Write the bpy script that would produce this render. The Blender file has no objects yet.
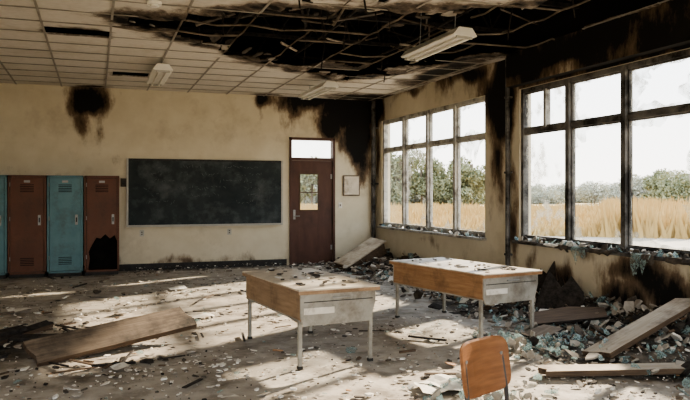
import bpy, math, random
from mathutils import Vector, Matrix, Euler, noise
random.seed(7)
R=random.random
def U(a,b): return a+(b-a)*R()
def nz(x,y=0,z=0): return noise.noise(Vector((x,y,z)))

# ------------------------------------------------------------ materials
def new_mat(name):
    m=bpy.data.materials.new(name); m.use_nodes=True
    nt=m.node_tree
    for n in list(nt.nodes): nt.nodes.remove(n)
    out=nt.nodes.new('ShaderNodeOutputMaterial')
    return m,nt,out
def N(nt,t,**k):
    n=nt.nodes.new(t)
    for a,b in k.items(): setattr(n,a,b)
    return n
def mixc(nt,fac,a,b):
    n=N(nt,'ShaderNodeMix',data_type='RGBA')
    if isinstance(fac,(int,float)): n.inputs[0].default_value=fac
    else: nt.links.new(fac,n.inputs[0])
    for i,v in ((6,a),(7,b)):
        if isinstance(v,tuple): n.inputs[i].default_value=(v[0],v[1],v[2],1)
        else: nt.links.new(v,n.inputs[i])
    return n.outputs[2]
def maprange(nt,v,a,b,c=0,d=1):
    n=N(nt,'ShaderNodeMapRange')
    nt.links.new(v,n.inputs[0])
    n.inputs[1].default_value=a;n.inputs[2].default_value=b
    n.inputs[3].default_value=c;n.inputs[4].default_value=d
    return n.outputs[0]
def noise_tex(nt,co,scale,stretch=(1,1,1),detail=6,rough=.6):
    mp=N(nt,'ShaderNodeMapping'); mp.inputs['Scale'].default_value=stretch
    nt.links.new(co,mp.inputs['Vector'])
    n=N(nt,'ShaderNodeTexNoise'); n.inputs['Scale'].default_value=scale
    n.inputs['Detail'].default_value=detail; n.inputs['Roughness'].default_value=rough
    nt.links.new(mp.outputs[0],n.inputs['Vector'])
    return n.outputs['Fac']
def pbr(name,c1,c2,scale=8,stretch=(1,1,1),rough=.8,bump=.2,dirt=None,dirtscale=2,dlo=.5,dhi=.7,metal=0,soot=None,spec=.3,bdist=.01):
    m,nt,out=new_mat(name)
    tc=N(nt,'ShaderNodeTexCoord'); co=tc.outputs['Object']
    f=noise_tex(nt,co,scale,stretch)
    col=mixc(nt,maprange(nt,f,.32,.68),c1,c2)
    if dirt:
        g=noise_tex(nt,co,dirtscale,(1,1,1),8,.7)
        col=mixc(nt,maprange(nt,g,dlo,dhi),col,dirt)
    if soot:
        at=N(nt,'ShaderNodeAttribute',attribute_name='soot')
        s1=noise_tex(nt,co,3.5,soot.get('stretch',(1,1,1)),10,.72)
        s2=maprange(nt,s1,.25,.75,-.28,.28)
        ad=N(nt,'ShaderNodeMath',operation='ADD')
        nt.links.new(at.outputs['Fac'],ad.inputs[0]); nt.links.new(s2,ad.inputs[1])
        v=ad.outputs[0]
        col=mixc(nt,maprange(nt,v,soot.get('a',.22),.5,0,soot.get('bm',.85)),col,soot.get('brown',(.16,.09,.045)))
        col=mixc(nt,maprange(nt,v,.38,.72),col,soot.get('black',(.008,.007,.006)))
    b=N(nt,'ShaderNodeBsdfPrincipled')
    nt.links.new(col,b.inputs['Base Color'])
    b.inputs['Roughness'].default_value=rough; b.inputs['Metallic'].default_value=metal
    b.inputs['Specular IOR Level'].default_value=spec
    if bump:
        bp=N(nt,'ShaderNodeBump'); bp.inputs['Strength'].default_value=bump; bp.inputs['Distance'].default_value=bdist
        nt.links.new(f,bp.inputs['Height']); nt.links.new(bp.outputs[0],b.inputs['Normal'])
    nt.links.new(b.outputs[0],out.inputs[0])
    return m
def glass_mat(name,tint,lo,hi,scale=3,a=.4,b_=.68):
    m,nt,out=new_mat(name)
    tc=N(nt,'ShaderNodeTexCoord')
    f=noise_tex(nt,tc.outputs['Object'],scale,(1,1,1),8,.7)
    fac=maprange(nt,f,a,b_,lo,hi)
    tr=N(nt,'ShaderNodeBsdfTransparent'); tr.inputs[0].default_value=(.95,.97,.97,1)
    b=N(nt,'ShaderNodeBsdfPrincipled'); b.inputs['Base Color'].default_value=(*tint,1)
    b.inputs['Roughness'].default_value=.25
    tl=N(nt,'ShaderNodeBsdfTranslucent'); tl.inputs[0].default_value=(*tint,1)
    mx0=N(nt,'ShaderNodeMixShader'); mx0.inputs[0].default_value=.25
    nt.links.new(b.outputs[0],mx0.inputs[1]); nt.links.new(tl.outputs[0],mx0.inputs[2])
    mx=N(nt,'ShaderNodeMixShader'); nt.links.new(fac,mx.inputs[0])
    nt.links.new(tr.outputs[0],mx.inputs[1]); nt.links.new(mx0.outputs[0],mx.inputs[2])
    nt.links.new(mx.outputs[0],out.inputs[0]); return m

M={}
M['wall']=pbr('wall_paint_cream',(.60,.53,.395),(.68,.615,.48),2.5,rough=.85,bump=.1,dirt=(.40,.33,.225),dirtscale=1.3,dlo=.54,dhi=.88,soot={'stretch':(1,1,.45)})
M['ceil']=pbr('ceiling_tile_white',(.66,.615,.545),(.74,.695,.63),14,rough=.95,bump=.15,dirt=(.50,.44,.35),dirtscale=1.0,dlo=.5,dhi=.78,soot={'brown':(.15,.10,.06),'a':.25})
M['floor']=pbr('floor_dirty_concrete',(.34,.30,.25),(.51,.465,.40),5,rough=.75,bump=.45,dirt=(.145,.12,.092),dirtscale=2.6,dlo=.48,dhi=.70,soot={'brown':(.15,.12,.09),'black':(.035,.03,.025),'a':.2,'bm':.75},bdist=.02)
M['char']=pbr('charred_wood',(.012,.010,.009),(.05,.042,.035),20,rough=.9,bump=.6)
M['dark']=pbr('soot_and_shade_black',(.008,.008,.008),(.02,.018,.016),6,rough=.95,bump=.2)  # real soot, plus painted shade inside the broken locker and vent slots
M['base']=pbr('baseboard_black',(.02,.02,.02),(.05,.045,.04),10,rough=.6,bump=.1)
M['tbar']=pbr('tbar_metal',(.26,.23,.19),(.40,.37,.32),6,rough=.6,bump=0)
M['tbarburn']=pbr('tbar_burnt',(.04,.03,.022),(.26,.21,.16),3,rough=.7,bump=0)
M['frame']=pbr('window_frame_paint',(.36,.34,.30),(.54,.52,.47),5,rough=.6,bump=.1,dirt=(.08,.065,.05),dirtscale=3,dlo=.48,dhi=.66)
M['frameburn']=pbr('window_frame_burnt',(.07,.065,.06),(.21,.20,.185),4,rough=.7,bump=.2,dirt=(.018,.016,.014),dirtscale=2.5,dlo=.46,dhi=.6)
M['brown']=pbr('locker_brown',(.12,.048,.028),(.17,.075,.044),4,rough=.5,bump=.05,dirt=(.05,.028,.02),dirtscale=2,dlo=.48,dhi=.75)
M['blue']=pbr('locker_blue',(.10,.205,.235),(.145,.265,.295),4,rough=.5,bump=.05,dirt=(.08,.095,.09),dirtscale=2.4,dlo=.5,dhi=.8)
M['metal']=pbr('dull_steel',(.25,.25,.24),(.38,.37,.35),9,rough=.45,bump=.05,metal=.4)
M['tubemetal']=pbr('chair_tube_steel',(.05,.05,.05),(.10,.10,.095),9,rough=.4,bump=.0,metal=.5)
M['greymetal']=pbr('desk_steel_grey',(.29,.275,.24),(.42,.40,.355),5,rough=.5,bump=.05,dirt=(.12,.095,.07),dirtscale=3,dlo=.48,dhi=.72)
M['desktop']=pbr('desk_laminate',(.55,.48,.38),(.67,.60,.50),6,rough=.4,bump=.1,dirt=(.22,.17,.12),dirtscale=3.5,dlo=.50,dhi=.70)
M['deskwood']=pbr('desk_wood',(.27,.145,.07),(.40,.235,.125),6,(1,.6,7),rough=.5,bump=.1,dirt=(.10,.055,.03),dirtscale=2.5,dlo=.5,dhi=.75)
M['deskwoodpale']=pbr('desk_wood_faded',(.27,.175,.105),(.40,.275,.175),6,(1,.6,7),rough=.55,bump=.1,dirt=(.12,.08,.05),dirtscale=2.5,dlo=.5,dhi=.75)
M['chairwood']=pbr('chair_plywood',(.19,.08,.034),(.31,.14,.06),5,(1,1,8),rough=.35,bump=.08,spec=.5)
M['plank']=pbr('plank_wood',(.13,.098,.07),(.25,.195,.145),5,(.5,7,7),rough=.8,bump=.3,dirt=(.04,.032,.025),dirtscale=2,dlo=.44,dhi=.68)
M['plankpale']=pbr('plank_pale',(.38,.31,.23),(.52,.45,.35),5,(.5,6,6),rough=.75,bump=.2,dirt=(.15,.11,.075),dirtscale=2.5,dlo=.48,dhi=.7)
M['plankdark']=pbr('plank_edge_dark',(.06,.04,.028),(.14,.095,.06),8,(.5,6,6),rough=.8,bump=.3)
M['board']=pbr('chalkboard_slate',(.020,.027,.029),(.042,.052,.054),1.6,(1,1,1.5),rough=.7,bump=.05,dirt=(.17,.182,.182),dirtscale=2.1,dlo=.48,dhi=.92,spec=.2)
M['chalk']=pbr('faint_chalk',(.09,.10,.10),(.17,.18,.18),6,rough=.9,bump=0)
M['alu']=pbr('aluminium',(.38,.37,.33),(.5,.48,.43),8,rough=.45,bump=0)
M['door']=pbr('door_brown',(.078,.037,.027),(.115,.055,.038),4,(2,2,.5),rough=.5,bump=.05,dirt=(.035,.02,.015),dirtscale=1.5,dlo=.5,dhi=.8)
M['paper']=pbr('paper_plaster_white',(.64,.60,.53),(.80,.77,.71),10,rough=.9,bump=.1,dirt=(.34,.29,.23),dirtscale=6,dlo=.55,dhi=.72)
M['plaster']=pbr('plaster_grey',(.30,.265,.22),(.46,.415,.355),12,rough=.95,bump=.3)
M['ash']=pbr('ash_dark',(.035,.03,.025),(.12,.10,.08),12,rough=.95,bump=.4)
M['rubble']=pbr('rubble_ash',(.05,.042,.035),(.24,.205,.165),9,rough=.95,bump=.8,dirt=(.025,.02,.017),dirtscale=4,dlo=.45,dhi=.6)
M['lampw']=pbr('fixture_enamel',(.78,.75,.68),(.86,.84,.78),5,rough=.4,bump=0,dirt=(.5,.44,.34),dirtscale=4,dlo=.6,dhi=.8)
M['glass']=glass_mat('dirty_glass',(.36,.37,.35),.18,.75,6,.44,.62)
M['glasssmear']=glass_mat('smeared_glass',(.50,.51,.48),.02,.75,2.2,.50,.60)
M['glassclear']=glass_mat('window_glass',(.70,.72,.72),.02,.15)
M['shard']=glass_mat('glass_shard_greenish',(.36,.47,.455),.2,.78,20)

# ------------------------------------------------------------ mesh builder
class MB:
    def __init__(s): s.v=[];s.f=[];s.m=[];s.mats=[]
    def mi(s,k):
        if k not in s.mats: s.mats.append(k)
        return s.mats.index(k)
    def add(s,vs,fs,mat,T=None):
        o=len(s.v); i=s.mi(mat)
        for p in vs:
            p=Vector(p)
            s.v.append(T@p if T is not None else p)
        for f in fs: s.f.append([o+k for k in f]); s.m.append(i)
        return o
    def bx(s,x0,x1,y0,y1,z0,z1,mat,T=None):
        vs=[(x,y,z) for x in(x0,x1) for y in(y0,y1) for z in(z0,z1)]
        fs=[(0,1,3,2),(4,6,7,5),(0,4,5,1),(2,3,7,6),(0,2,6,4),(1,5,7,3)]
        s.add(vs,fs,mat,T)
    def box(s,c,size,mat,rot=(0,0,0)):
        T=Matrix.Translation(c)@Euler(rot).to_matrix().to_4x4()
        a,b,d=[q/2 for q in size]; s.bx(-a,a,-b,b,-d,d,mat,T)
    def prism(s,pts,t,mat,T=None,mat2=None):
        n=len(pts)
        vs=[(p[0],p[1],0) for p in pts]+[(p[0],p[1],t) for p in pts]
        s.add(vs,[tuple(range(n-1,-1,-1)),tuple(range(n,2*n))],mat,T)
        o=len(s.v)-2*n; i=s.mi(mat2 or mat)
        for k in range(n):
            q=(k+1)%n; s.f.append([o+k,o+q,o+n+q,o+n+k]); s.m.append(i)
    def tube(s,pts,r,mat,n=8,T=None,cap=True):
        pts=[Vector(p) for p in pts]
        vs=[];fs=[]
        for i,p in enumerate(pts):
            d=(pts[min(i+1,len(pts)-1)]-pts[max(i-1,0)]).normalized()
            up=Vector((0,0,1)) if abs(d.z)<.95 else Vector((1,0,0))
            a=d.cross(up).normalized(); b=d.cross(a).normalized()
            for k in range(n):
                t=2*math.pi*k/n; vs.append(p+a*math.cos(t)*r+b*math.sin(t)*r)
        for i in range(len(pts)-1):
            for k in range(n):
                q=(k+1)%n; fs.append((i*n+k,i*n+q,(i+1)*n+q,(i+1)*n+k))
        if cap:
            fs.append(tuple(range(n))); fs.append(tuple(range(len(vs)-1,len(vs)-n-1,-1)))
        s.add(vs,fs,mat,T)
    def build(s,name,loc=(0,0,0),rot=(0,0,0),bevel=0,smooth=False,parent=None,soot=None):
        me=bpy.data.meshes.new(name); me.from_pydata([tuple(v) for v in s.v],[],s.f)
        for k in s.mats: me.materials.append(M[k])
        me.polygons.foreach_set('material_index',s.m)
        if smooth: me.polygons.foreach_set('use_smooth',[True]*len(s.f))
        if soot is not None:
            at=me.attributes.new('soot','FLOAT','POINT')
            at.data.foreach_set('value',soot+[0.0]*(len(s.v)-len(soot)))
        me.update()
        ob=bpy.data.objects.new(name,me); bpy.context.collection.objects.link(ob)
        ob.location=loc; ob.rotation_euler=rot
        if bevel:
            b=ob.modifiers.new('bevel','BEVEL'); b.width=bevel; b.segments=2; b.limit_method='ANGLE'
        if parent: ob.parent=parent
        return ob

XW=5.74; YB=14.05; ZC=3.5; XL=-3.4
def coords(a,b,step,extra):
    n=max(1,round((b-a)/step)); L=[a+(b-a)*i/n for i in range(n+1)]
    for e in extra:
        j=min(range(len(L)),key=lambda k:abs(L[k]-e)); L[j]=e
    return sorted(set(L))
def grid(mb,us,vs,P,mat,skip,soot):
    idx={};vals=[];pts=[];fs=[]
    for i,u in enumerate(us):
        for j,v in enumerate(vs):
            idx[i,j]=len(pts); pts.append(P(u,v)); vals.append(soot(u,v))
    for i in range(len(us)-1):
        for j in range(len(vs)-1):
            cu=(us[i]+us[i+1])/2; cv=(vs[j]+vs[j+1])/2
            if skip(cu,cv): continue
            fs.append((idx[i,j],idx[i+1,j],idx[i+1,j+1],idx[i,j+1]))
    mb.add(pts,fs,mat); return vals
def blobs(L,u,v,seed=0):
    wu=u+nz(u*1.7,v*1.2,seed)*.18; wv=v+nz(u*1.7,v*1.3,seed+9)*.2
    s=0
    for cu,cv,ru,rv,st in L:
        s=max(s,st*math.exp(-(((wu-cu)/ru)**2+((wv-cv)/rv)**2)))
    return s+.12*nz(u*5,v*2.0,seed+3)*min(1,s*3)

# ------------------------------------------------------------ back wall
DX0,DX1,DZ=3.80,4.80,2.66
BL=[(-.10,3.25,.42,.42,.95),(-.22,2.85,.2,.45,.6),(.05,2.9,.16,.5,.5),(3.28,3.4,.2,.22,.95),(3.3,3.1,.1,.3,.4),
    (5.2,3.3,.8,.5,1.3),(5.35,2.7,.45,.6,1.1),(5.45,2.1,.24,.55,.7),(4.3,3.45,.8,.3,1.1),(4.75,3.0,.38,.38,.9),(3.8,3.2,.25,.45,.5),
    (.5,2.2,.25,.2,.25),(1.0,.1,3.5,.16,.42),(-1.5,1.9,1.5,.12,.2)]
mb=MB()
us=coords(XL,XW+.0,.05,[DX0,DX1]); vs=coords(0,ZC+1.0,.05,[DZ])
sv=grid(mb,us,vs,lambda u,v:(u,YB,v),'wall',lambda u,v:DX0<u<DX1 and v<DZ,lambda u,v:(1.0 if v>3.55 else blobs(BL,u,v)))
mb.bx(XL,DX0,YB+.002,YB+.2,0,ZC+1,'wall'); mb.bx(DX1,XW+.2,YB+.002,YB+.2,0,ZC+1,'wall'); mb.bx(DX0,DX1,YB+.002,YB+.2,DZ,ZC+1,'wall')
mb.build('wall_back',soot=sv)
# ------------------------------------------------------------ right wall
W1=(9.53,13.72,.80,3.03); W2=(4.42,8.60,.82,2.99)
def inwin(y,z):
    return (W1[0]<y<W1[1] and W1[2]<z<W1[3]) or (W2[0]<y<W2[1] and W2[2]<z<W2[3])
BR=[(9.05,3.0,.42,.9,1.25),(9.15,2.0,.22,.7,.75),(8.75,1.2,.14,.8,.6),(9.3,1.35,.10,.4,.35),(10.2,3.5,1.1,.25,.95),(12.3,3.5,.9,.14,.65),(13.95,3.3,.35,.5,1.1),(13.9,2.2,.14,.8,.6),
    (6.5,3.4,3.2,.55,1.25),(6.2,.55,.65,.28,.8),(6.5,.2,.45,.35,.75),(7.6,.35,.3,.25,.6),(5.7,.35,.5,.45,.95),(8.3,.6,.2,.25,.5),(8.6,.25,.35,.2,.45),(7.2,.72,.25,.15,.6),(5.2,.5,.6,.3,.7),
    (9.8,.1,4.5,.12,.5),(11.5,.65,.6,.1,.35),(10.0,.5,.3,.3,.25)]
mb=MB()
us=coords(-2,YB,.05,[W1[0],W1[1],W2[0],W2[1]])
sv=grid(mb,us,sorted(set(coords(0,ZC+1,.05,[W1[2],W1[3]])+[W2[2],W2[3]])),lambda u,v:(XW,u,v),'wall',inwin,lambda u,v:(1.0 if v>3.55 else blobs(BR,u,v,20)))
T=.2
a,b=XW+.002,XW+T
for (y0,y1,z0,z1) in [(-2,W2[0],0,4.5),(W2[1],W1[0],0,4.5),(W1[1],YB,0,4.5),(W2[0],W2[1],0,W2[2]),(W2[0],W2[1],W2[3],4.5),(W1[0],W1[1],0,W1[2]),(W1[0],W1[1],W1[3],4.5)]:
    mb.bx(a,b,y0,y1,z0,z1,'wall')
mb.build('wall_right',soot=sv)
# unseen left wall; its windows are added to let in fill light
LW=(-1.2,4.4,.9,3.0)
mb=MB(); sv=grid(mb,coords(-2,YB,.2,[LW[0],LW[1]]),coords(0,4.5,.2,[LW[2],LW[3]]),lambda u,v:(XL,u,v),'wall',lambda u,v:LW[0]<u<LW[1] and LW[2]<v<LW[3],lambda u,v:blobs([(9,3.2,1,.6,.9)],u,v,5))
for (y0,y1,z0,z1) in [(-2,LW[0],0,4.5),(LW[1],YB+.2,0,4.5),(LW[0],LW[1],0,LW[2]),(LW[0],LW[1],LW[3],4.5)]: mb.bx(XL-.2,XL-.002,y0,y1,z0,z1,'wall')
mb.build('wall_left',soot=sv)
mb=MB()
for k in range(5):
    y=LW[0]+(LW[1]-LW[0])*k/4; mb.bx(XL-.12,XL-.05,y-.03,y+.03,LW[2],LW[3],'frame')
for z in (LW[2]+.03,2.4,LW[3]-.03): mb.bx(XL-.12,XL-.05,LW[0],LW[1],z-.03,z+.03,'frame')
mb.build('added_fill_window')  # frames of the added, unseen fill window
# beam above near window, pipes
mb=MB()
us=coords(2,8.72,.06,[]); vs=coords(3.03,ZC,.06,[])
def bs(u,v): return .76+.45*nz(u*1.3,v*2,4)+ (-.22 if (v<3.2 and u>7.2) else 0)
sv=grid(mb,us,vs,lambda u,v:(XW-.14,u,v),'wall',lambda u,v:False,bs)
mb.bx(XW-.139,XW-.003,2,8.72,3.03,ZC,'dark')
mb.build('trim_beam',soot=sv)
mb=MB(); mb.tube([(XW-.05,8.82,.02),(XW-.05,8.82,3.48)],.035,'frameburn')
for z in(.6,1.8,2.9): mb.box((XW-.04,8.82,z),(.08,.1,.03),'frameburn')
mb.build('conduit_pipe')
mb=MB(); mb.tube([(XW-.09,YB-.09,.02),(XW-.09,YB-.09,3.48)],.05,'frameburn')
for z in(.5,1.7,2.9): mb.box((XW-.06,YB-.09,z),(.12,.14,.03),'frameburn')
mb.build('corner_pipe')
# floor
BF=[(5.4,7,.8,5,.8),(5.2,12,.8,2,.6),(2,13.9,6,.3,.55),(-1.2,7.4,1.2,.9,.65),(-.3,6.0,1.0,.4,.35),(3.0,4.9,.9,.5,.3),(4.6,5,1,1,.7),(2.1,9.5,.8,.5,.3),(0,10,.8,.4,.25),(1.6,6.6,.7,.8,.3)]
mb=MB(); sv=grid(mb,coords(XL-.2,XW+.2,.1,[]),coords(-2,YB+.2,.1,[]),lambda u,v:(u,v,0.012*abs(nz(u*3,v*3))*(1 if v<YB-.2 else 0)),'floor',lambda u,v:False,lambda u,v:blobs(BF,u,v,40))
mb.bx(XL-.2,XW+.2,-2,YB+.2,-.15,-.003,'floor'); mb.build('floor',soot=sv)
# baseboards
mb=MB(); mb.bx(XL,DX0-.06,YB-.02,YB,0,.13,'base'); mb.bx(DX1+.06,XW,YB-.02,YB,0,.13,'base'); mb.build('baseboard_back')
mb=MB(); mb.bx(XW-.02,XW,-2,YB-.02,0,.13,'base'); mb.build('baseboard_right')

# ------------------------------------------------------------ ceiling
H1=[(.2,8.3),(.95,9.2),(1.7,9.65),(2.4,10.5),(3.3,11.0),(4.1,11.6),(4.6,10.8),(4.95,9.8),(5.25,9.0),(5.9,8.5),(5.9,5.6),(5.0,5.7),(4.3,6.3),(3.2,6.9),(2.5,7.3),(1.88,7.25),(1.1,7.9)]
H2=[(-.57,9.08),(.17,9.08),(.17,9.5),(-.57,9.5)]
H3=[(.25,12.15),(.9,12.15),(.9,12.5),(.25,12.5)]
H4=[(1.6,6.3),(3.0,6.2),(3.0,6.75),(1.6,6.8)]
HS=[H1,H2,H3,H4]
def pip(p,poly):
    c=False;n=len(poly)
    for i in range(n):
        x1,y1=poly[i];x2,y2=poly[(i+1)%n]
        if (y1>p[1])!=(y2>p[1]) and p[0]<(x2-x1)*(p[1]-y1)/(y2-y1)+x1: c=not c
    return c
def pdist(p,poly):
    best=9;n=len(poly);P=Vector(p)
    for i in range(n):
        A=Vector(poly[i]);B=Vector(poly[(i+1)%n]);d=B-A
        t=max(0,min(1,(P-A).dot(d)/d.length_squared)); best=min(best,(P-A-d*t).length)
    return best
def hole(x,y):
    q=(x+nz(x*1.4,y*1.4,7)*.45+nz(x*5,y*5,3)*.2, y+nz(x*1.4,y*1.4,17)*.45+nz(x*5,y*5,13)*.2)
    if pip(q,H1):
        tile=nz(math.floor((x+.59)/.77)*3.3,math.floor((y+.2)/.6)*2.7,5)
        return not (tile>.22 and pdist((x,y),H1)<.8)
    return any(pip((x,y),h) for h in HS[1:3]) or pip(q,H4)
TX,TY=.77,.6
us=[-3.67+TX*i/8 for i in range(int((XW+3.67)/TX*8)+2)]; us=[min(max(u,XL),XW) for u in us]; us=sorted(set(us))
vs=[-2.0+TY*i/6 for i in range(int((YB+2.0)/TY*6)+2)]; vs=sorted(set(min(v,YB) for v in vs))
def csoot(u,v):
    d=min(pdist((u,v),h) for h in HS)*1.0
    d1=pdist((u,v),H1); ins=pip((u,v),H1)
    s=.80*math.exp(-d1/.28) if not ins else .55
    s=max(s,.5*math.exp(-d/.10))
    s=max(s,blobs([(5.3,13.6,.8,.6,.95),(5.4,10.5,.35,1.6,.9),(-.1,13.9,.4,.25,.7),(3.3,13.9,.4,.25,.6),(1.2,7.2,.6,.25,.35),(5.2,7,.6,2,.7)],u,v,60))
    tu=math.floor((u+.59)/TX); tv=math.floor((v+.2)/TY)
    return s+.14*nz(tu*7.7,tv*5.1,2)
def cP(u,v):
    d=pdist((u,v),H1); sag=-.10*math.exp(-d/.3)*max(0,nz(u*2.2,v*2.2,31)+.1)
    ed=(u<=XL or u>=XW or v>=YB)
    j=0 if (ed or d>.9) else .04
    return (u+j*nz(u*31,v*29,1),v+j*nz(u*27,v*33,8),ZC+sag)
mb=MB(); sv=grid(mb,us,vs,cP,'ceil',hole,csoot)
ob=mb.build('ceiling',soot=sv)
so=ob.modifiers.new('s','SOLIDIFY'); so.thickness=.018; so.offset=1
# T-bars
mb=MB()
k=-3.67+TX
while k<XW:
    y=-2.0
    while y<YB-.01:
        y2=min(y+TY,YB); hx=hole(k,(y+y2)/2)
        if k>XL:
            if hx:
                if R()<.75:
                    dz=U(-.03,.005); mb.tube([(k,y,ZC-.0),(k+U(-.01,.01),(y+y2)/2,ZC+dz),(k,y2,ZC)],.013,'tbarburn',4)
            else: mb.bx(k-.013,k+.013,y,y2,ZC-.012,ZC-.004,'tbar')
        y+=TY
    k+=TX
y=-2+TY
while y<YB:
    k=-3.67
    while k<XW-.02:
        x0=max(k,XL);x1=min(k+TX,XW)
        if hole((x0+x1)/2,y):
            if R()<.5:
                mb.tube([(x0,y,ZC),((x0+x1)/2,y+U(-.015,.015),ZC+U(-.04,.005)),(x1,y,ZC)],.013,'tbarburn',4)
        else: mb.bx(x0,x1,y-.013,y+.013,ZC-.0115,ZC-.004,'tbar')
        k+=TX
    y+=TY
mb.build('ceiling_grid')
# plenum
mb=MB(); mb.bx(XL-.2,XW+.2,-2,YB+.2,4.5,4.6,'dark'); mb.build('roof_deck')
mb=MB()
y=4.4
while y<13.6:
    z0,z1=3.85,4.35
    for z in(z0,z1): mb.bx(XL,XW,y-.03,y+.03,z-.025,z+.025,'char')
    x=XL;k=0
    while x<XW-.3:
        mb.tube([(x,y,z0 if k%2 else z1),(x+.35,y,z1 if k%2 else z0)],.015,'char',5); x+=.35;k+=1
    y+=1.45
mb.build('roof_truss')
mb=MB()
for i in range(42):
    for _ in range(30):
        x,y=U(.2,5.6),U(6,11.4)
        if hole(x,y): break
    a=U(.2,1.4) if R()<.7 else U(0,3.14);L=U(.5,1.5); z=U(3.52,3.75)
    dx,dy=math.cos(a)*L/2,math.sin(a)*L/2
    if hole(x+dx,y+dy) and hole(x-dx,y-dy) and x+dx<XW-.05:
        mb.tube([(x-dx,y-dy,z+U(-.05,.1)),(x+dx,y+dy,z+U(0,.3))],U(.009,.02),random.choice(['tbarburn','char','plankdark','tbarburn','plankpale']),4)
for i in range(22):
    for _ in range(30):
        x,y=U(.2,5.6),U(6,11.4)
        if hole(x,y) and pdist((x,y),H1)>.15: break
    mb.tube([(x,y,U(3.3,3.5)),(x+U(-.12,.12),y+U(-.1,.1),3.9),(x,y,4.5)],U(.004,.012),'char',4)
for x in(1.6,2.9,4.2): mb.tube([(x,6,3.72),(x+.1,9,3.70),(x+.1,12,3.72)],.02,'char',6)
mb.build('burnt_ceiling_framing')
mb=MB()
n=0
while n<30:
    x,y=U(.1,5.5),U(6.2,11.6)
    if hole(x,y) and pdist((x,y),H1)<.35:
        n+=1; s=U(.04,.14)
        pts=[(s*U(.5,1)*math.cos(t),s*U(.5,1)*math.sin(t)) for t in [k*2*math.pi/6 for k in range(6)]]
        T_=Matrix.Translation((x,y,ZC+U(-.02,.05)))@Euler((U(-.5,.5),U(-.5,.5),U(0,6))).to_matrix().to_4x4()
        mb.prism(pts,.015,random.choice(['plaster','ash','ash','ash','char']),T_)
mb.build('hanging_ceiling_tile_scraps')

# light fixtures
def fixture(x,y,z,L,tilt=0):
    mb=MB(); w=.15
    prof=[(-w,0),(-w*.55,.085),(w*.55,.085),(w,0),(w*.9,-.012),(-w*.9,-.012)]
    vs=[(p[0],-L/2,p[1]) for p in prof]+[(p[0],L/2,p[1]) for p in prof]; n=6
    mb.add(vs,[tuple(range(n)),tuple(range(2*n-1,n-1,-1))]+[(k,k+n,(k+1)%n+n,(k+1)%n) for k in range(n)],'lampw')
    for s in(-.055,.055): mb.tube([(s,-L/2+.05,-.028),(s,L/2-.05,-.028)],.016,'lampw',8)
    for yy in(-L/2+.03,L/2-.03): mb.bx(-.1,.1,yy-.015,yy+.015,-.04,0,'alu')
    for yy in(-L*.32,L*.32): mb.tube([(0,yy,.08),(0,yy,(ZC-z+1.0) if x>3.8 else (ZC-z-.013))],.008,'metal',5)
    mb.build('fluorescent_fixture',(x,y,z),(0,tilt,0),bevel=.004)
fixture(3.92,7.65,3.28,1.45,.05); fixture(3.74,11.9,3.30,1.5); fixture(.95,11.4,3.34,1.45)
mb=MB(); mb.tube([(0,0,-.045),(0,0,-.012)],.075,'lampw',16); mb.tube([(0,0,-.065),(0,0,-.04)],.045,'lampw',12); mb.build('smoke_detector',(.58,7.5,ZC))

# ------------------------------------------------------------ windows
def ring_glass(mb,y0,y1,z0,z1,x,frac,mat='glass',n=16,seed=0):
    per=[]
    w,h=y1-y0,z1-z0; cy,cz=(y0+y1)/2,(z0+z1)/2
    for i in range(n): per.append((y0+w*i/n,z0))
    m2=int(n*h/w)
    for i in range(m2): per.append((y1,z0+h*i/m2))
    for i in range(n): per.append((y1-w*i/n,z1))
    for i in range(m2): per.append((y0,z1-h*i/m2))
    m=len(per); inner=[]
    for i,(a,b) in enumerate(per):
        big=max(0,nz(a*1.9+seed,b*1.9,cy*3)+.08)
        f=frac*(.10+2.0*big)*(.45+1.1*random.random())+.01
        f=min(.8,f)
        tx=cy+(a-cy)*.35; tz=cz+(b-cz)*.35
        inner.append((a+(tx-a)*f*1.2+U(-.012,.012),b+(tz-b)*f*1.2+U(-.012,.012)))
    vs=[(x,a,b) for a,b in per]+[(x,a,b) for a,b in inner]
    mb.add(vs,[(i,(i+1)%m,m+(i+1)%m,m+i) for i in range(m)],mat)
def full_glass(mb,y0,y1,z0,z1,x,mat): mb.add([(x,y0,z0),(x,y1,z0),(x,y1,z1),(x,y0,z1)],[(0,1,2,3)],mat)
def window(name,W,bays,tz,fm,plan):
    y0,y1,z0,z1=W; mb=MB(); xa,xb=XW+.03,XW+.12; xg=XW+.075; t=.035
    e=.002
    mb.bx(xa,xb,y0+e,y0+t*1.6,z0+e,z1-e,fm); mb.bx(xa,xb,y1-t*1.6,y1-e,z0+e,z1-e,fm)
    mb.bx(xa,xb,y0+e,y1-e,z0+e,z0+t*1.8,fm); mb.bx(xa,xb,y0+e,y1-e,z1-t*1.8,z1-e,fm)
    mb.bx(xa+.01,xb-.01,y0+t,y1-t,tz-t*.8,tz+t*.8,fm)
    for b in bays[1:-1]: mb.bx(xa-.02,xb,b-t*1.05,b+t*1.05,z0+t,z1-t,fm)
    for i in range(len(bays)-1):
        a,b=bays[i]+t,bays[i+1]-t
        for (c,d),key in (((z0+t*1.8,tz-t),'L'),((tz+t,z1-t*1.8),'U')):
            p=plan[i][0 if key=='L' else 1]
            s=.018
            mb.bx(xg-.02,xg+.02,a,a+s,c,d,fm);mb.bx(xg-.02,xg+.02,b-s,b,c,d,fm);mb.bx(xg-.02,xg+.02,a,b,c,c+s,fm);mb.bx(xg-.02,xg+.02,a,b,d-s,d,fm)
            if p=='f': full_glass(mb,a+s,b-s,c+s,d-s,xg,'glassclear')
            elif p=='d': full_glass(mb,a+s,b-s,c+s,d-s,xg,'glasssmear')
            elif isinstance(p,float): ring_glass(mb,a+s,b-s,c+s,d-s,xg,p,seed=i*2.3)
    return mb.build(name)
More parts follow.
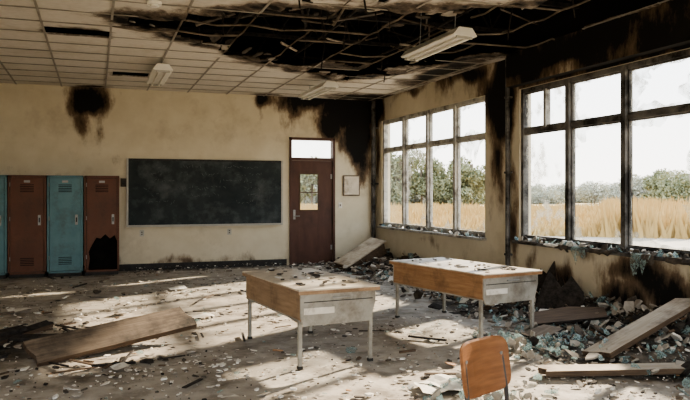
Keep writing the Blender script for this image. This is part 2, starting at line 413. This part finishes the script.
window('window_1',W1,[9.53,10.56,11.60,12.66,13.72],2.40,'frame',[(.4,.3),(.3,'f'),(.4,.4),('f','f')])
window('window_2',W2,[4.42,5.50,6.52,7.54,8.60],2.38,'frameburn',[(.3,.7),(.3,.9),(.3,.3),('d','d')])
mb=MB(); mb.bx(XW+.03,XW+.11,8.02,8.07,2.4,2.95,'frame'); mb.build('window_2_mullion')
for nm,W,m in(('trim_sill_far',W1,'frame'),('trim_sill_near',W2,'frameburn')):
    mb=MB(); mb.bx(XW-.10,XW+.16,W[0]-.04,W[1]+.04,W[2]-.04,W[2]+.001,m)
    mb.build(nm,bevel=.006)
mb=MB()
for i in range(420):
    W=W2 if R()<.75 else W1
    y=U(W[0]+.02,W[1]-.02); x=U(XW-.09,XW+.14); s=U(.015,.08)
    pts=[(s*U(.4,1)*math.cos(t),s*U(.4,1)*math.sin(t)) for t in [k*2*math.pi/5 for k in range(5)]]
    mb.prism(pts,U(.004,.02),random.choice(['paper','shard','ash','ash','shard','plaster']),Matrix.Translation((x,y,W[2]+.002+s*.3))@Euler((U(-1.1,1.1),U(-1.1,1.1),U(0,6))).to_matrix().to_4x4())
def droop(y,w,l,mat):
    n=8; vs=[]
    for i in range(n+1):
        t=i/n; yy=y+w*(t-.5); ll=l*(.25+.75*abs(nz(yy*7,3,1))*2)*(1-abs(t-.5)*1.2)
        vs+= [(XW+.02,yy,W2[2]+.015),(XW-.112,yy,W2[2]+.012),(XW-.118-.02*R(),yy+U(-.01,.01),W2[2]-ll*.5),(XW-.115,yy+U(-.02,.02),W2[2]-ll)]
    fs=[]
    for i in range(n):
        for j in range(3): fs.append((i*4+j,(i+1)*4+j,(i+1)*4+j+1,i*4+j+1))
    mb.add(vs,fs,mat)
droop(7.15,.28,.34,'shard'); droop(6.1,.3,.42,'shard'); droop(6.0,.18,.3,'ash'); droop(8.2,.4,.12,'ash'); droop(7.7,.3,.1,'paper'); droop(6.7,.5,.10,'ash'); droop(5.5,.5,.2,'ash'); droop(7.5,.3,.15,'ash')
mb.build('sill_glass_debris')

# ------------------------------------------------------------ door
mb=MB(); f=.05
mb.bx(DX0,DX0+f,YB-.03,YB+.14,0,DZ,'door'); mb.bx(DX1-f,DX1,YB-.03,YB+.14,0,DZ,'door'); mb.bx(DX0,DX1,YB-.03,YB+.14,DZ-f,DZ,'door'); mb.bx(DX0+f,DX1-f,YB-.03,YB+.14,2.18,2.24,'door')
lx0,lx1=DX0+f+.004,DX1-f-.004; wx0,wx1,wz0,wz1=4.03,4.43,1.14,1.90
y0,y1=YB+.01,YB+.055
mb.bx(lx0,wx0,y0,y1,.01,2.175,'door'); mb.bx(wx1,lx1,y0,y1,.01,2.175,'door'); mb.bx(wx0,wx1,y0,y1,.01,wz0,'door'); mb.bx(wx0,wx1,y0,y1,wz1,2.175,'door')
for (a,b,c,d) in((wx0-.02,wx0+.01,wz0-.02,wz1+.02),(wx1-.01,wx1+.02,wz0-.02,wz1+.02),(wx0,wx1,wz0-.02,wz0+.01),(wx0,wx1,wz1-.01,wz1+.02)): mb.bx(a,b,y0-.008,y0+.01,c,d,'plankdark')
mb.bx(wx0,wx1,y0+.015,y0+.02,1.505,1.525,'door')
mb.add([(wx0,YB+.03,wz0),(wx1,YB+.03,wz0),(wx1,YB+.03,wz1),(wx0,YB+.03,wz1)],[(0,1,2,3)],'glassclear')
mb.add([(DX0+f,YB+.03,2.24),(DX1-f,YB+.03,2.24),(DX1-f,YB+.03,DZ-f),(DX0+f,YB+.03,DZ-f)],[(0,1,2,3)],'glassclear')
mb.bx(lx0+.03,lx0+.08,y0-.01,y0,.95,1.15,'metal'); mb.tube([(lx0+.055,y0,1.02),(lx0+.055,y0-.05,1.02),(lx0+.16,y0-.055,1.02)],.011,'metal',8)
mb.bx(lx1-.04,lx1,y0-.01,y0,.3,.4,'metal');mb.bx(lx1-.04,lx1,y0-.01,y0,1.8,1.9,'metal')
mb.build('door_1',bevel=.003)
mb=MB(); mb.bx(4.98,5.36,YB-.03,YB,1.44,1.88,'plank'); mb.bx(5.005,5.335,YB-.034,YB-.028,1.465,1.855,'desktop'); mb.build('notice_panel',bevel=.003)
mb=MB(); mb.bx(4.88,4.96,YB-.012,YB,1.18,1.30,'paper'); mb.bx(4.91,4.93,YB-.02,YB-.01,1.22,1.26,'ash'); mb.build('light_switch')
for x in(.85,2.55,):
    mb=MB(); mb.bx(x-.04,x+.04,YB-.012,YB,.66,.78,'alu'); mb.bx(x-.012,x+.012,YB-.015,YB-.01,.69,.71,'ash');mb.bx(x-.012,x+.012,YB-.015,YB-.01,.73,.75,'ash'); mb.build('electrical_outlet')
mb=MB(); mb.bx(.46,.56,YB-.05,YB+.001,1.62,1.78,'ash'); mb.bx(.48,.54,YB-.06,YB-.04,1.66,1.74,'base'); mb.build('thermostat')
# chalkboard
mb=MB(); x0,x1,z0,z1=.60,3.62,.88,2.13
mb.bx(x0,x1,YB-.03,YB-.001,z0,z1,'board'); t=.035
mb.bx(x0-t,x0,YB-.04,YB-.001,z0-t,z1+t,'alu');mb.bx(x1,x1+t,YB-.04,YB-.001,z0-t,z1+t,'alu');mb.bx(x0,x1,YB-.04,YB-.001,z1,z1+t,'base');mb.bx(x0,x1,YB-.04,YB-.001,z0-t,z0,'alu')
mb.bx(x0,x1,YB-.12,YB-.04,z0-t,z0-t+.012,'alu'); mb.bx(x0,x1,YB-.125,YB-.115,z0-t,z0-t+.03,'alu')
for i in range(5):
    x=U(.9,3.3); mb.tube([(x,YB-.07,z0-t+.02),(x+.07,YB-.075,z0-t+.02)],.007,'paper',6)
for row in range(6):
    z=2.02-row*.14; x=x0+.3+.2*R()
    while x<x0+2.6:
        if nz(x*2.5,row*3.1,5)>-.05:
            L=U(.02,.07); mb.box((x,YB-.0304,z+U(-.03,.03)),(L,.0012,.006),'chalk',(0,U(-1.4,1.4),0))
        x+=U(.04,.10)
mb.build('chalkboard')

# ------------------------------------------------------------ lockers
def locker(x0,x1,mat,broken=False):
    mb=MB(); w=x1-x0-.012; D=.52; Hh=1.80; z0=.06
    t=.015
    mb.bx(0,t,0,D,z0,Hh,mat); mb.bx(w-t,w,0,D,z0,Hh,mat); mb.bx(0,w,0,D,Hh-t,Hh,mat); mb.bx(0,w,0,D,z0,z0+t,mat); mb.bx(0,w,D-t,D,z0,Hh,'dark' if broken else mat)  # broken locker: back panel blackened to paint in the shade inside
    mb.bx(t,w-t,.06,D-t,1.45,1.46,'ash')
    mb.bx(.02,w-.02,.03,D-.02,0,z0,'base')
    for a in(0,w-.035): mb.bx(a,a+.035,-.004,.02,z0,Hh,mat)
    mb.bx(0,w,-.004,.02,Hh-.04,Hh,mat); mb.bx(0,w,-.004,.02,z0,z0+.035,mat)
    a,b,c,d=.042,w-.042,z0+.042,Hh-.047
    T_=Matrix(((1,0,0,0),(0,0,1,-.016),(0,1,0,0),(0,0,0,1)))
    if broken:
        pts=[(a,d),(b,d),(b,.62),(b-.04,.72),(b-.12,.66),(b-.2,.74),(b-.28,.66),(b-.35,.68),(b-.42,.56),(b-.45,.50),(a+.03,.42),(a+.05,.3),(a+.02,c),(a,c)]
    else: pts=[(a,c),(b,c),(b,d),(a,d)]
    mb.prism(pts,.018,mat,T_)
    for zz in (1.55,1.52,1.49,1.46,1.43) : mb.box(((a+b)/2-.0,-.019,zz+.08),(.22,.008,.010),'dark',(.5,0,0))  # dark strips stand in for the shade in the vent slots
    if not broken:
        for zz in (.22,.25,.28,.31,.34): mb.box(((a+b)/2,-.019,zz),(.22,.008,.010),'dark',(.5,0,0))
    mb.bx(b-.09,b-.045,-.03,-.012,.92,1.10,'metal'); mb.bx(b-.078,b-.057,-.045,-.028,.97,1.05,'base')
    mb.bx((a+b)/2-.05,(a+b)/2+.05,-.021,-.014,1.67,1.71,'metal')
    for zz in(.3,1.0,1.6): mb.tube([(a-.006,-.012,zz),(a-.006,-.012,zz+.07)],.008,'metal',6)
    mb.build('locker',(x0+.006,13.40,0.013),bevel=.002)
locker(-2.68,-2.06,'brown');locker(-2.06,-1.44,'blue');locker(-1.44,-.81,'brown');locker(-.81,-.20,'blue');locker(-.19,.42,'brown',True)

# ------------------------------------------------------------ desks
def desk(loc,rot,W,L,wood,H=.68):
    mb=MB(); w,l=W/2,L/2
    mb.bx(-w,w,-l,l,H-.012,H,'desktop'); mb.bx(-w+.001,w-.001,-l+.001,l-.001,H-.042,H-.012,wood)
    mb.bx(-w+.03,-w+.055,-l+.05,l-.05,H-.27,H-.042,wood)
    mb.bx(-w+.026,-w+.03,-l+.05,l-.05,H-.275,H-.26,'greymetal')
    for s in(-1,1):
        y=s*(l-.045)
        T_=Matrix(((1,0,0,0),(0,0,1,y-.01),(0,1,0,0),(0,0,0,1)))
        mb.prism([(-w+.03,H-.042),(w-.03,H-.042),(w-.03,H-.14),(w-.08,H-.31),(-w+.06,H-.31),(-w+.03,H-.24)],.02,'greymetal',T_)
        mb.bx(-w+.06,w-.06,y-.014,y+.014,H-.115,H-.108,'base')
    mb.bx(-w+.06,-w+.34,-l+.028,-l+.036,H-.215,H-.16,'paper')
    mb.bx(-.06,.1,-l+.022,-l+.036,H-.09,H-.078,'metal')
    mb.bx(w-.45,w-.06,-l+.06,-l+.55,H-.2,H-.042,'greymetal')
    for sx in(-1,1):
        for sy in(-1,1):
            x,y=sx*(w-.05),sy*(l-.1)
            mb.bx(x-.016,x+.016,y-.016,y+.016,.02,H-.042,'greymetal'); mb.bx(x-.021,x+.021,y-.021,y+.021,0,.025,'base')
    mb.bx(w-.062,w-.038,-l+.1,l-.1,H-.10,H-.045,'greymetal')
    for i in range(46):
        s=U(.01,.05)*(2 if R()<.12 else 1)
        pts=[(s*U(.4,1)*math.cos(t),s*U(.4,1)*math.sin(t)) for t in [k*2*math.pi/5 for k in range(5)]]
        mb.prism(pts,U(.003,.012),random.choice(['paper','ash','ash','plaster','char']),Matrix.Translation((U(-w+.08,w-.08),U(-l+.1,l-.08),H+.0005+s*.08))@Euler((U(-.1,.1),U(-.1,.1),U(0,6))).to_matrix().to_4x4())
    return mb.build('school_desk',loc,(0,0,rot),bevel=.003)
desk((1.89,6.39,.012),math.radians(6),.77,1.56,'deskwoodpale')
desk((3.87,6.95,.012),math.radians(10),.80,1.70,'deskwood')

# ------------------------------------------------------------ chair
mb=MB()
def curved_panel(mb,w,h,bend,t,T_,mat,n=40,exp=5):
    rings=[1,.93,.7,.4,0.12]; vs=[];fs=[]
    for side in(0,1):
        for r in rings:
            for k in range(n):
                a=2*math.pi*k/n; c,s_=math.cos(a),math.sin(a)
                x=w/2*r*math.copysign(abs(c)**(2/exp),c); z=h/2*r*math.copysign(abs(s_)**(2/exp),s_)
                e=.004 if (r==1) else 0
                y=bend*(x/(w/2))**2+(t/2-e)*(1 if side else -1)
                vs.append((x,y,z))
    m=len(rings)
    for side in(0,1):
        o=side*m*n
        for i in range(m-1):
            for k in range(n):
                q=(k+1)%n; f_=(o+i*n+k,o+i*n+q,o+(i+1)*n+q,o+(i+1)*n+k); fs.append(f_ if side else f_[::-1])
        fs.append(tuple(o+(m-1)*n+k for k in range(n)))
    for k in range(n):
        q=(k+1)%n; fs.append((k,q,m*n+q,m*n+k))
    mb.add(vs,fs,mat,T_)
# chair local: sits facing +Y, back at -Y
curved_panel(mb,.38,.26,.03,.014,Matrix.Translation((0,-.20,.685))@Euler((.14,0,0)).to_matrix().to_4x4(),'chairwood')
curved_panel(mb,.40,.38,.012,.014,Matrix.Translation((0,0,.44))@Euler((math.pi/2-.03,0,0)).to_matrix().to_4x4(),'chairwood')
for s in(-1,1):
    mb.tube([(s*.15,-.198,.76),(s*.15,-.185,.70),(s*.155,-.165,.56),(s*.16,-.16,.45),(s*.17,-.20,.25),(s*.19,-.25,.014)],.011,'tubemetal',8)
    mb.tube([(s*.16,-.17,.425),(s*.165,.14,.425),(s*.17,.175,.41),(s*.175,.19,.37),(s*.19,.22,.014)],.011,'tubemetal',8)
    for z in(.64,.73): mb.tube([(s*.14,-.18,z),(s*.14,-.218-(z-.68)*.14,z)],.009,'metal',8)
mb.tube([(-.16,-.1,.42),(.16,-.1,.42)],.009,'tubemetal',6); mb.tube([(-.16,.12,.42),(.16,.12,.42)],.009,'tubemetal',6)
ch=mb.build('school_chair',(1.79,2.69,.0),(0,0,math.radians(204)),smooth=False)

# ------------------------------------------------------------ planks
def plank(name,p0,p1,width,th,roll,m1='plank',m2='plankdark'):
    p0=Vector(p0);p1=Vector(p1); d=(p1-p0); L=d.length; d.normalize()
    side=Vector((0,0,1)).cross(d).normalized(); up=d.cross(side)
    Mx=Matrix((d,side,up)).transposed().to_4x4(); Mx=Mx@Matrix.Rotation(roll,4,'X')
    mb=MB(); n=14; pts=[]
    for i in range(n+1): pts.append((-L/2+L*i/n,-width/2+.006*nz(i*.9,L,1)))
    pts+= [(L/2+.03*R(),-width*.2),(L/2-.03*R(),width*.1)]
    for i in range(n+1): pts.append((L/2-L*i/n,width/2+.006*nz(i*.9,L,5)))
    pts+= [(-L/2-.03*R(),width*.15),(-L/2+.04*R(),-width*.2)]
    mb.prism(pts,th,m1,None,m2)
    ob=mb.build(name); ob.matrix_world=Matrix.Translation((p0+p1)/2)@Mx; 
    return ob
plank('charred_board',(-.54,6.70,.06),(.90,7.36,.19),.34,.05,math.radians(25),'plank','plankdark')
plank('fallen_plank',(4.15,5.02,.06),(5.48,5.28,.43),.31,.045,math.radians(-8),'plankpale','plankdark')
plank('fallen_plank',(3.42,4.80,.03),(5.25,4.22,.05),.20,.045,0,'plankpale','plankdark')
plank('charred_plank',(-1.3,7.75,.04),(-.35,7.2,.10),.14,.04,.1,'char','char')
plank('charred_plank',(-1.15,7.0,.05),(-.45,7.9,.12),.10,.04,.3,'char','plankdark')
plank('charred_plank',(-1.5,7.25,.05),(-.65,7.55,.16),.12,.03,.1,'char','char')
plank('charred_plank',(-1.3,6.75,.03),(-.75,6.9,.04),.12,.03,.1,'char','char')
plank('charred_plank',(.1,7.9,.04),(.9,7.7,.08),.12,.03,.15,'plankdark','char')
plank('charred_plank',(-1.6,7.9,.05),(-.9,7.0,.18),.10,.03,.3,'plankdark','char')
plank('charred_plank',(4.4,12.9,.05),(5.3,12.5,.12),.14,.03,.1,'char','plankdark')
# broken cupboard in the far corner
mb=MB(); T_=Matrix.Translation((4.98,12.95,.20))@Euler((.12,-.42,.35)).to_matrix().to_4x4()
w,d,h=.50,.20,.13
mb.bx(-w,w,-d,-d+.02,-h,h,'plankdark',T_);mb.bx(-w,w,d-.02,d,-h,h,'plankdark',T_);mb.bx(-w,-w+.02,-d,d,-h,h,'plankdark',T_);mb.bx(w-.02,w,-d,d,-h,h,'plankdark',T_);mb.bx(-w,w,-d,d,-h,-h+.015,'char',T_)
mb.bx(-w-.02,w+.06,-d-.02,d+.02,h,h+.025,'plankpale',T_)
mb.bx(-w*.1,-w*.1+.015,-d,d,-h,h,'plankdark',T_)
mb.build('broken_cupboard',bevel=.003)
def slab(name,pts,t,loc,rot,mat,m2='plankdark'):
    mb=MB(); mb.prism(pts,t,mat,None,m2); return mb.build(name,loc,rot)
slab('charred_panel',[(0,0),(.55,.02),(.62,.25),(.48,.42),(.42,.36),(.30,.62),(.22,.44),(.1,.5),(.04,.2)],.02,(5.40,7.9,.02),(math.radians(72),0,math.radians(-78)),'char')
slab('charred_panel',[(0,0),(.6,0),(.56,.3),(.4,.5),(.3,.34),(.12,.56),(.05,.3)],.02,(5.05,7.25,.04),(math.radians(62),0,math.radians(-50)),'char','char')
slab('broken_board',[(0,0),(.85,-.05),(.95,.25),(.6,.42),(.1,.36)],.025,(4.45,6.45,.05),(math.radians(8),math.radians(-6),math.radians(-15)),'plankdark','char')
slab('broken_board',[(0,0),(.45,.03),(.42,.25),(.05,.28)],.02,(4.12,5.8,.03),(math.radians(4),math.radians(-8),math.radians(20)),'plank','char')
slab('broken_board',[(0,0),(.5,-.06),(.55,.2),(.1,.28)],.02,(4.6,8.6,.04),(math.radians(14),math.radians(-10),math.radians(30)),'plankdark','char')
# paper sheets
mb=MB()
for (x,y,r,s) in ((2.48,4.72,-.2,.29),(2.55,4.86,.5,.24),(.9,5.0,.2,.1),(1.2,8.4,.5,.18),(.3,9.0,1.1,.16),(-.9,9.6,.3,.2),(2.9,9.0,.8,.18),(.2,6.2,1.9,.12),(1.2,11,.3,.2),(3.2,8.9,2,.15)):
    n=6;vs=[];fs=[]
    for i in range(n+1):
        for j in range(n+1):
            a,b=(i/n-.5)*s*1.35,(j/n-.5)*s
            vs.append((a,b,.02+.035*(nz(a*6+x,b*6,y)+.5)))
    for i in range(n):
        for j in range(n): q=i*(n+1)+j; fs.append((q,q+1,q+n+2,q+n+1))
    mb.add(vs,fs,'paper',Matrix.Translation((x,y,0))@Matrix.Rotation(r,4,'Z'))
mb.build('paper_sheets')
mb=MB(); mb.prism([(0,0),(.11,.0),(.115,.07),(.0,.075)],.07,'brown',Matrix.Rotation(.3,4,'Z')); mb.build('brick',(-.28,5.05,.013),bevel=.006)

# ------------------------------------------------------------ rubble mounds
def moundh(x,y):
    h=0
    dR=XW-x
    h=max(h,(.22+.14*nz(y*1.3,2,1)+.1*nz(y*4,5,1))*math.exp(-(dR/.38)**2) if y<13.6 else 0)
    dB=YB-y
    h=max(h,(.05+.05*nz(x*2,9,1))*math.exp(-(dB/.25)**2))
    for cx,cy,rx,ry,hh in((4.9,5.2,.8,.6,.16),(-1.0,7.4,.7,.4,.07),(5.1,12.9,.6,.6,.13),(4.7,7.9,.5,.8,.06),(3.2,4.9,.3,.3,.03)):
        h=max(h,hh*math.exp(-((x-cx)/rx)**2-((y-cy)/ry)**2))
    return h
mb=MB(); us=coords(3.9,XW-.022,.05,[]); vs=coords(3,YB-.03,.05,[])
pts={};V=[];F=[]
for i,u in enumerate(us):
    for j,v in enumerate(vs):
        pts[i,j]=len(V); V.append((u,v,moundh(u,v)+.05*(nz(u*9,v*9,3))*min(1,moundh(u,v)*12)-.012))
for i in range(len(us)-1):
    for j in range(len(vs)-1):
        q=(pts[i,j],pts[i+1,j],pts[i+1,j+1],pts[i,j+1])
        if max(V[k][2] for k in q)>.01: F.append(q)
mb.add(V,F,'rubble')
def chip(mb,x,y,s,mat,h=None,tilt=.25):
    x=min(x,XW-.03-s)
    k=random.randint(4,6); a0=U(0,6)
    pts=[(s*U(.45,1)*math.cos(a0+t*2*math.pi/k),s*U(.45,1)*math.sin(a0+t*2*math.pi/k)*U(.5,1)) for t in range(k)]
    rx,ry=U(-tilt,tilt),U(-tilt,tilt)
    z=(moundh(x,y) if h is None else h)+.012+s*max(abs(rx),abs(ry))*.6
    mb.prism(pts,min(.03,U(.003,.25*s+.004)),mat,Matrix.Translation((x,y,z))@Euler((rx,ry,U(0,6))).to_matrix().to_4x4())
def blocked(x,y): return x<XL+.1 or x>XW-.06 or y>YB-.06 or (y>13.3 and x<.5)
n=0
while n<2900:
    x=XW-.06-abs(random.gauss(0,.55)); y=U(3.2,13.9)
    if blocked(x,y): continue
    n+=1; s=.02+.10*R()**2
    chip(mb,x,y,s,random.choice(['paper','plaster','ash','char','plankdark','shard','plank'])if R()<.7 else random.choice(['ash','plaster','char']),None,.9)
for i in range(650):
    c=random.choice([(4.35,5.9,.35),(4.75,5.6,.4),(4.9,7.0,.35),(3.9,5.7,.25),(4.6,4.7,.4),(2.7,4.3,.3)])
    x,y=random.gauss(c[0],c[2]),random.gauss(c[1],c[2])
    if blocked(x,y): continue
    chip(mb,x,y,U(.015,.075),random.choice(['shard','shard','plaster']),None,1.1)
mb.build('rubble_pile')
mb=MB()
n=0
while n<9500:
    x,y=U(-2.5,XW-.06),2.6+11.4*R()
    if blocked(x,y): continue
    dens=.30+.6*nz(x*.9,y*.9,77)+.6*math.exp(-((XW-x)/1.0)**2)+.5*math.exp(-((YB-y)/.6)**2)+.4*math.exp(-((x+1)/1.0)**2-((y-7.3)/.9)**2)+(.3 if y<6.5 else 0)
    if R()>dens: continue
    n+=1; s=.007+.04*R()**3+(.075*R() if R()<.03 else 0)
    chip(mb,x,y,s,random.choices(['paper','plaster','ash','char','plankdark','deskwood','shard'],[6,5,3,1.4,1,.25,1.2])[0])
for i in range(190):
    x,y=(U(-1.8,.2),U(6.2,8.3)) if R()<.3 else ((U(4.2,5.6),U(3.5,13.5)) if R()<.6 else (U(-2,5),U(4,13.2)))
    if blocked(x,y): continue
    a=U(0,3.14);L=U(.1,.42)
    if x+L/2>XW-.08: x=XW-.1-L/2
    z=moundh(x,y)+.03
    mb.box((x,y,z),(L,U(.012,.04),U(.008,.02)),random.choice(['char','plankdark','plank','char']),(0,U(-.1,.1),a))
mb.build('scattered_debris')

# ------------------------------------------------------------ outside
M['gravel']=pbr('outside_ground',(.32,.275,.215),(.42,.375,.31),.6,rough=1,bump=.2,dirt=(.29,.235,.155),dirtscale=.15)
M['field']=pbr('dry_field',(.36,.26,.125),(.45,.345,.19),.4,rough=1,bump=.2,dirt=(.28,.235,.13),dirtscale=.08)
M['grass']=pbr('dry_grass',(.38,.265,.11),(.50,.37,.18),.5,rough=1,bump=0)
M['leaf']=pbr('foliage_hazy',(.22,.235,.14),(.32,.33,.21),.5,rough=.9,bump=0)  # haze put into the leaf colour as a paler green
M['leaffar']=pbr('foliage_far_haze',(.42,.42,.34),(.51,.50,.42),.5,rough=.9,bump=0)  # thicker distance haze painted in as a still paler leaf colour
M['bark']=pbr('bark',(.2,.17,.13),(.28,.24,.19),2,rough=1,bump=0)
mb=MB(); mb.bx(-300,400,-200,500,-.3,-.16,'field'); mb.build('ground')
mb=MB(); mb.add([(XW+.22,-30,-.10),(30,-30,-.10),(30,10,-.10),(24,21,-.10),(20,30,-.10),(-20,30,-.10),(-20,YB+.25,-.10),(XW+.22,YB+.25,-.10)],[tuple(range(8))],'gravel'); mb.build('gravel_yard')
mb=MB(); 
for i in range(12000):
    ang=math.radians(U(8,62)); r=27+50*R()**1.5
    x,y=r*math.sin(ang),r*math.cos(ang); hh=U(.25,.8)*(1+.6*nz(x*.2,y*.2))*(1.35 if ang>.7 else .65)
    for k in range(3):
        dx,dy=U(-.25,.25),U(-.25,.25); w=U(.03,.09)
        mb.add([(x+dx-w,y+dy+w,-.18),(x+dx+w,y+dy-w,-.18),(x+dx+U(-.3,.3),y+dy+U(-.2,.2),hh)],[(0,1,2)],'grass')
mb.build('dry_grass_field')
def tree_mesh(seed,H,Wd,nl,leaf='leaf'):
    random.seed(seed); mb=MB()
    mb.tube([(0,0,-.3),(.1,0,H*.3),(-.1,.1,H*.6),(0,0,H*.8)],.14,'bark',6)
    cl=[(U(-Wd,Wd)*.6,U(-Wd,Wd)*.6,H*U(.15,.8),Wd*U(.3,.55)) for _ in range(12)]
    for c in cl[:5]: mb.tube([(0,0,H*.3),(c[0]*.6,c[1]*.6,c[2]*.8),(c[0],c[1],c[2])],.05,'bark',5)
    for i in range(nl):
        c=random.choice(cl); v=Vector((random.gauss(0,1),random.gauss(0,1),random.gauss(0,1))).normalized()*c[3]*U(.6,1.05)
        p=Vector(c[:3])+Vector((v.x,v.y,v.z*.75)); s=U(.1,.24)
        q=[p+Vector((U(-s,s),U(-s,s),U(-s,s))) for _ in range(4)]
        mb.add(q,[(0,1,2),(0,2,3)],leaf)
    return mb
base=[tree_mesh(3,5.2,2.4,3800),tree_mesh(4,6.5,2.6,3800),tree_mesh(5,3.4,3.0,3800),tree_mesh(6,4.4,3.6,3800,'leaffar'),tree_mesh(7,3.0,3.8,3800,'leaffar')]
random.seed(99)
meshes=[None]*5
def place(bi,x,y,s):
    if meshes[bi] is None:
        ob=base[bi].build('tree'); meshes[bi]=ob.data
    else:
        ob=bpy.data.objects.new('tree',meshes[bi]); bpy.context.collection.objects.link(ob)
    ob.location=(x,y,-.15); ob.rotation_euler=(0,0,U(0,6)); ob.scale=(s,s,s)
for ang,r,bi,s in ((24.2,80,1,1.15),(23,82,0,1.2),(26,84,0,1.2),(22,80,2,1.3),(30,82,0,1.2),(28.6,84,2,1.2),(19,80,0,1.1),(17,80,1,1.0),(14,80,2,1.4),(45.5,86,2,1.1),(44,88,0,.9),(47,90,0,1)):
    a=math.radians(ang); place(bi,r*math.sin(a),r*math.cos(a),s)
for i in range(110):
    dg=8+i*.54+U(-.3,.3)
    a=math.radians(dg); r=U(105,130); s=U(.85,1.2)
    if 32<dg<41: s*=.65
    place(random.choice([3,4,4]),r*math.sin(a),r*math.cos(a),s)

# ------------------------------------------------------------ lights & world
sd=Vector((.87,.50,.42)).normalized()
L=bpy.data.lights.new('sun','SUN'); L.energy=20; L.angle=math.radians(1.6); L.color=(1,.85,.66)
o=bpy.data.objects.new('sun',L); bpy.context.collection.objects.link(o); o.rotation_euler=(-sd).to_track_quat('-Z','Y').to_euler()
w=bpy.data.worlds.new('sky'); bpy.context.scene.world=w; w.use_nodes=True; nt=w.node_tree
bg=nt.nodes['Background']; tc=N(nt,'ShaderNodeTexCoord'); sp=N(nt,'ShaderNodeSeparateXYZ'); nt.links.new(tc.outputs['Generated'],sp.inputs[0])
col=mixc(nt,maprange(nt,sp.outputs[2],0,.32),(1.0,.95,.86),(.72,.82,.94))
nt.links.new(col,bg.inputs[0]); bg.inputs[1].default_value=4.1

# ------------------------------------------------------------ camera
cd=bpy.data.cameras.new('cam'); cam=bpy.data.objects.new('camera',cd); bpy.context.collection.objects.link(cam)
cam.location=(0,0,1.5); cam.rotation_euler=(math.radians(90),0,math.radians(-19.7))
cd.sensor_width=36; cd.lens=36.4; cd.shift_y=-7/690; cd.clip_end=1000
bpy.context.scene.camera=cam
try: bpy.context.scene.view_settings.look='AgX - Medium High Contrast'
except Exception as e: print(e)
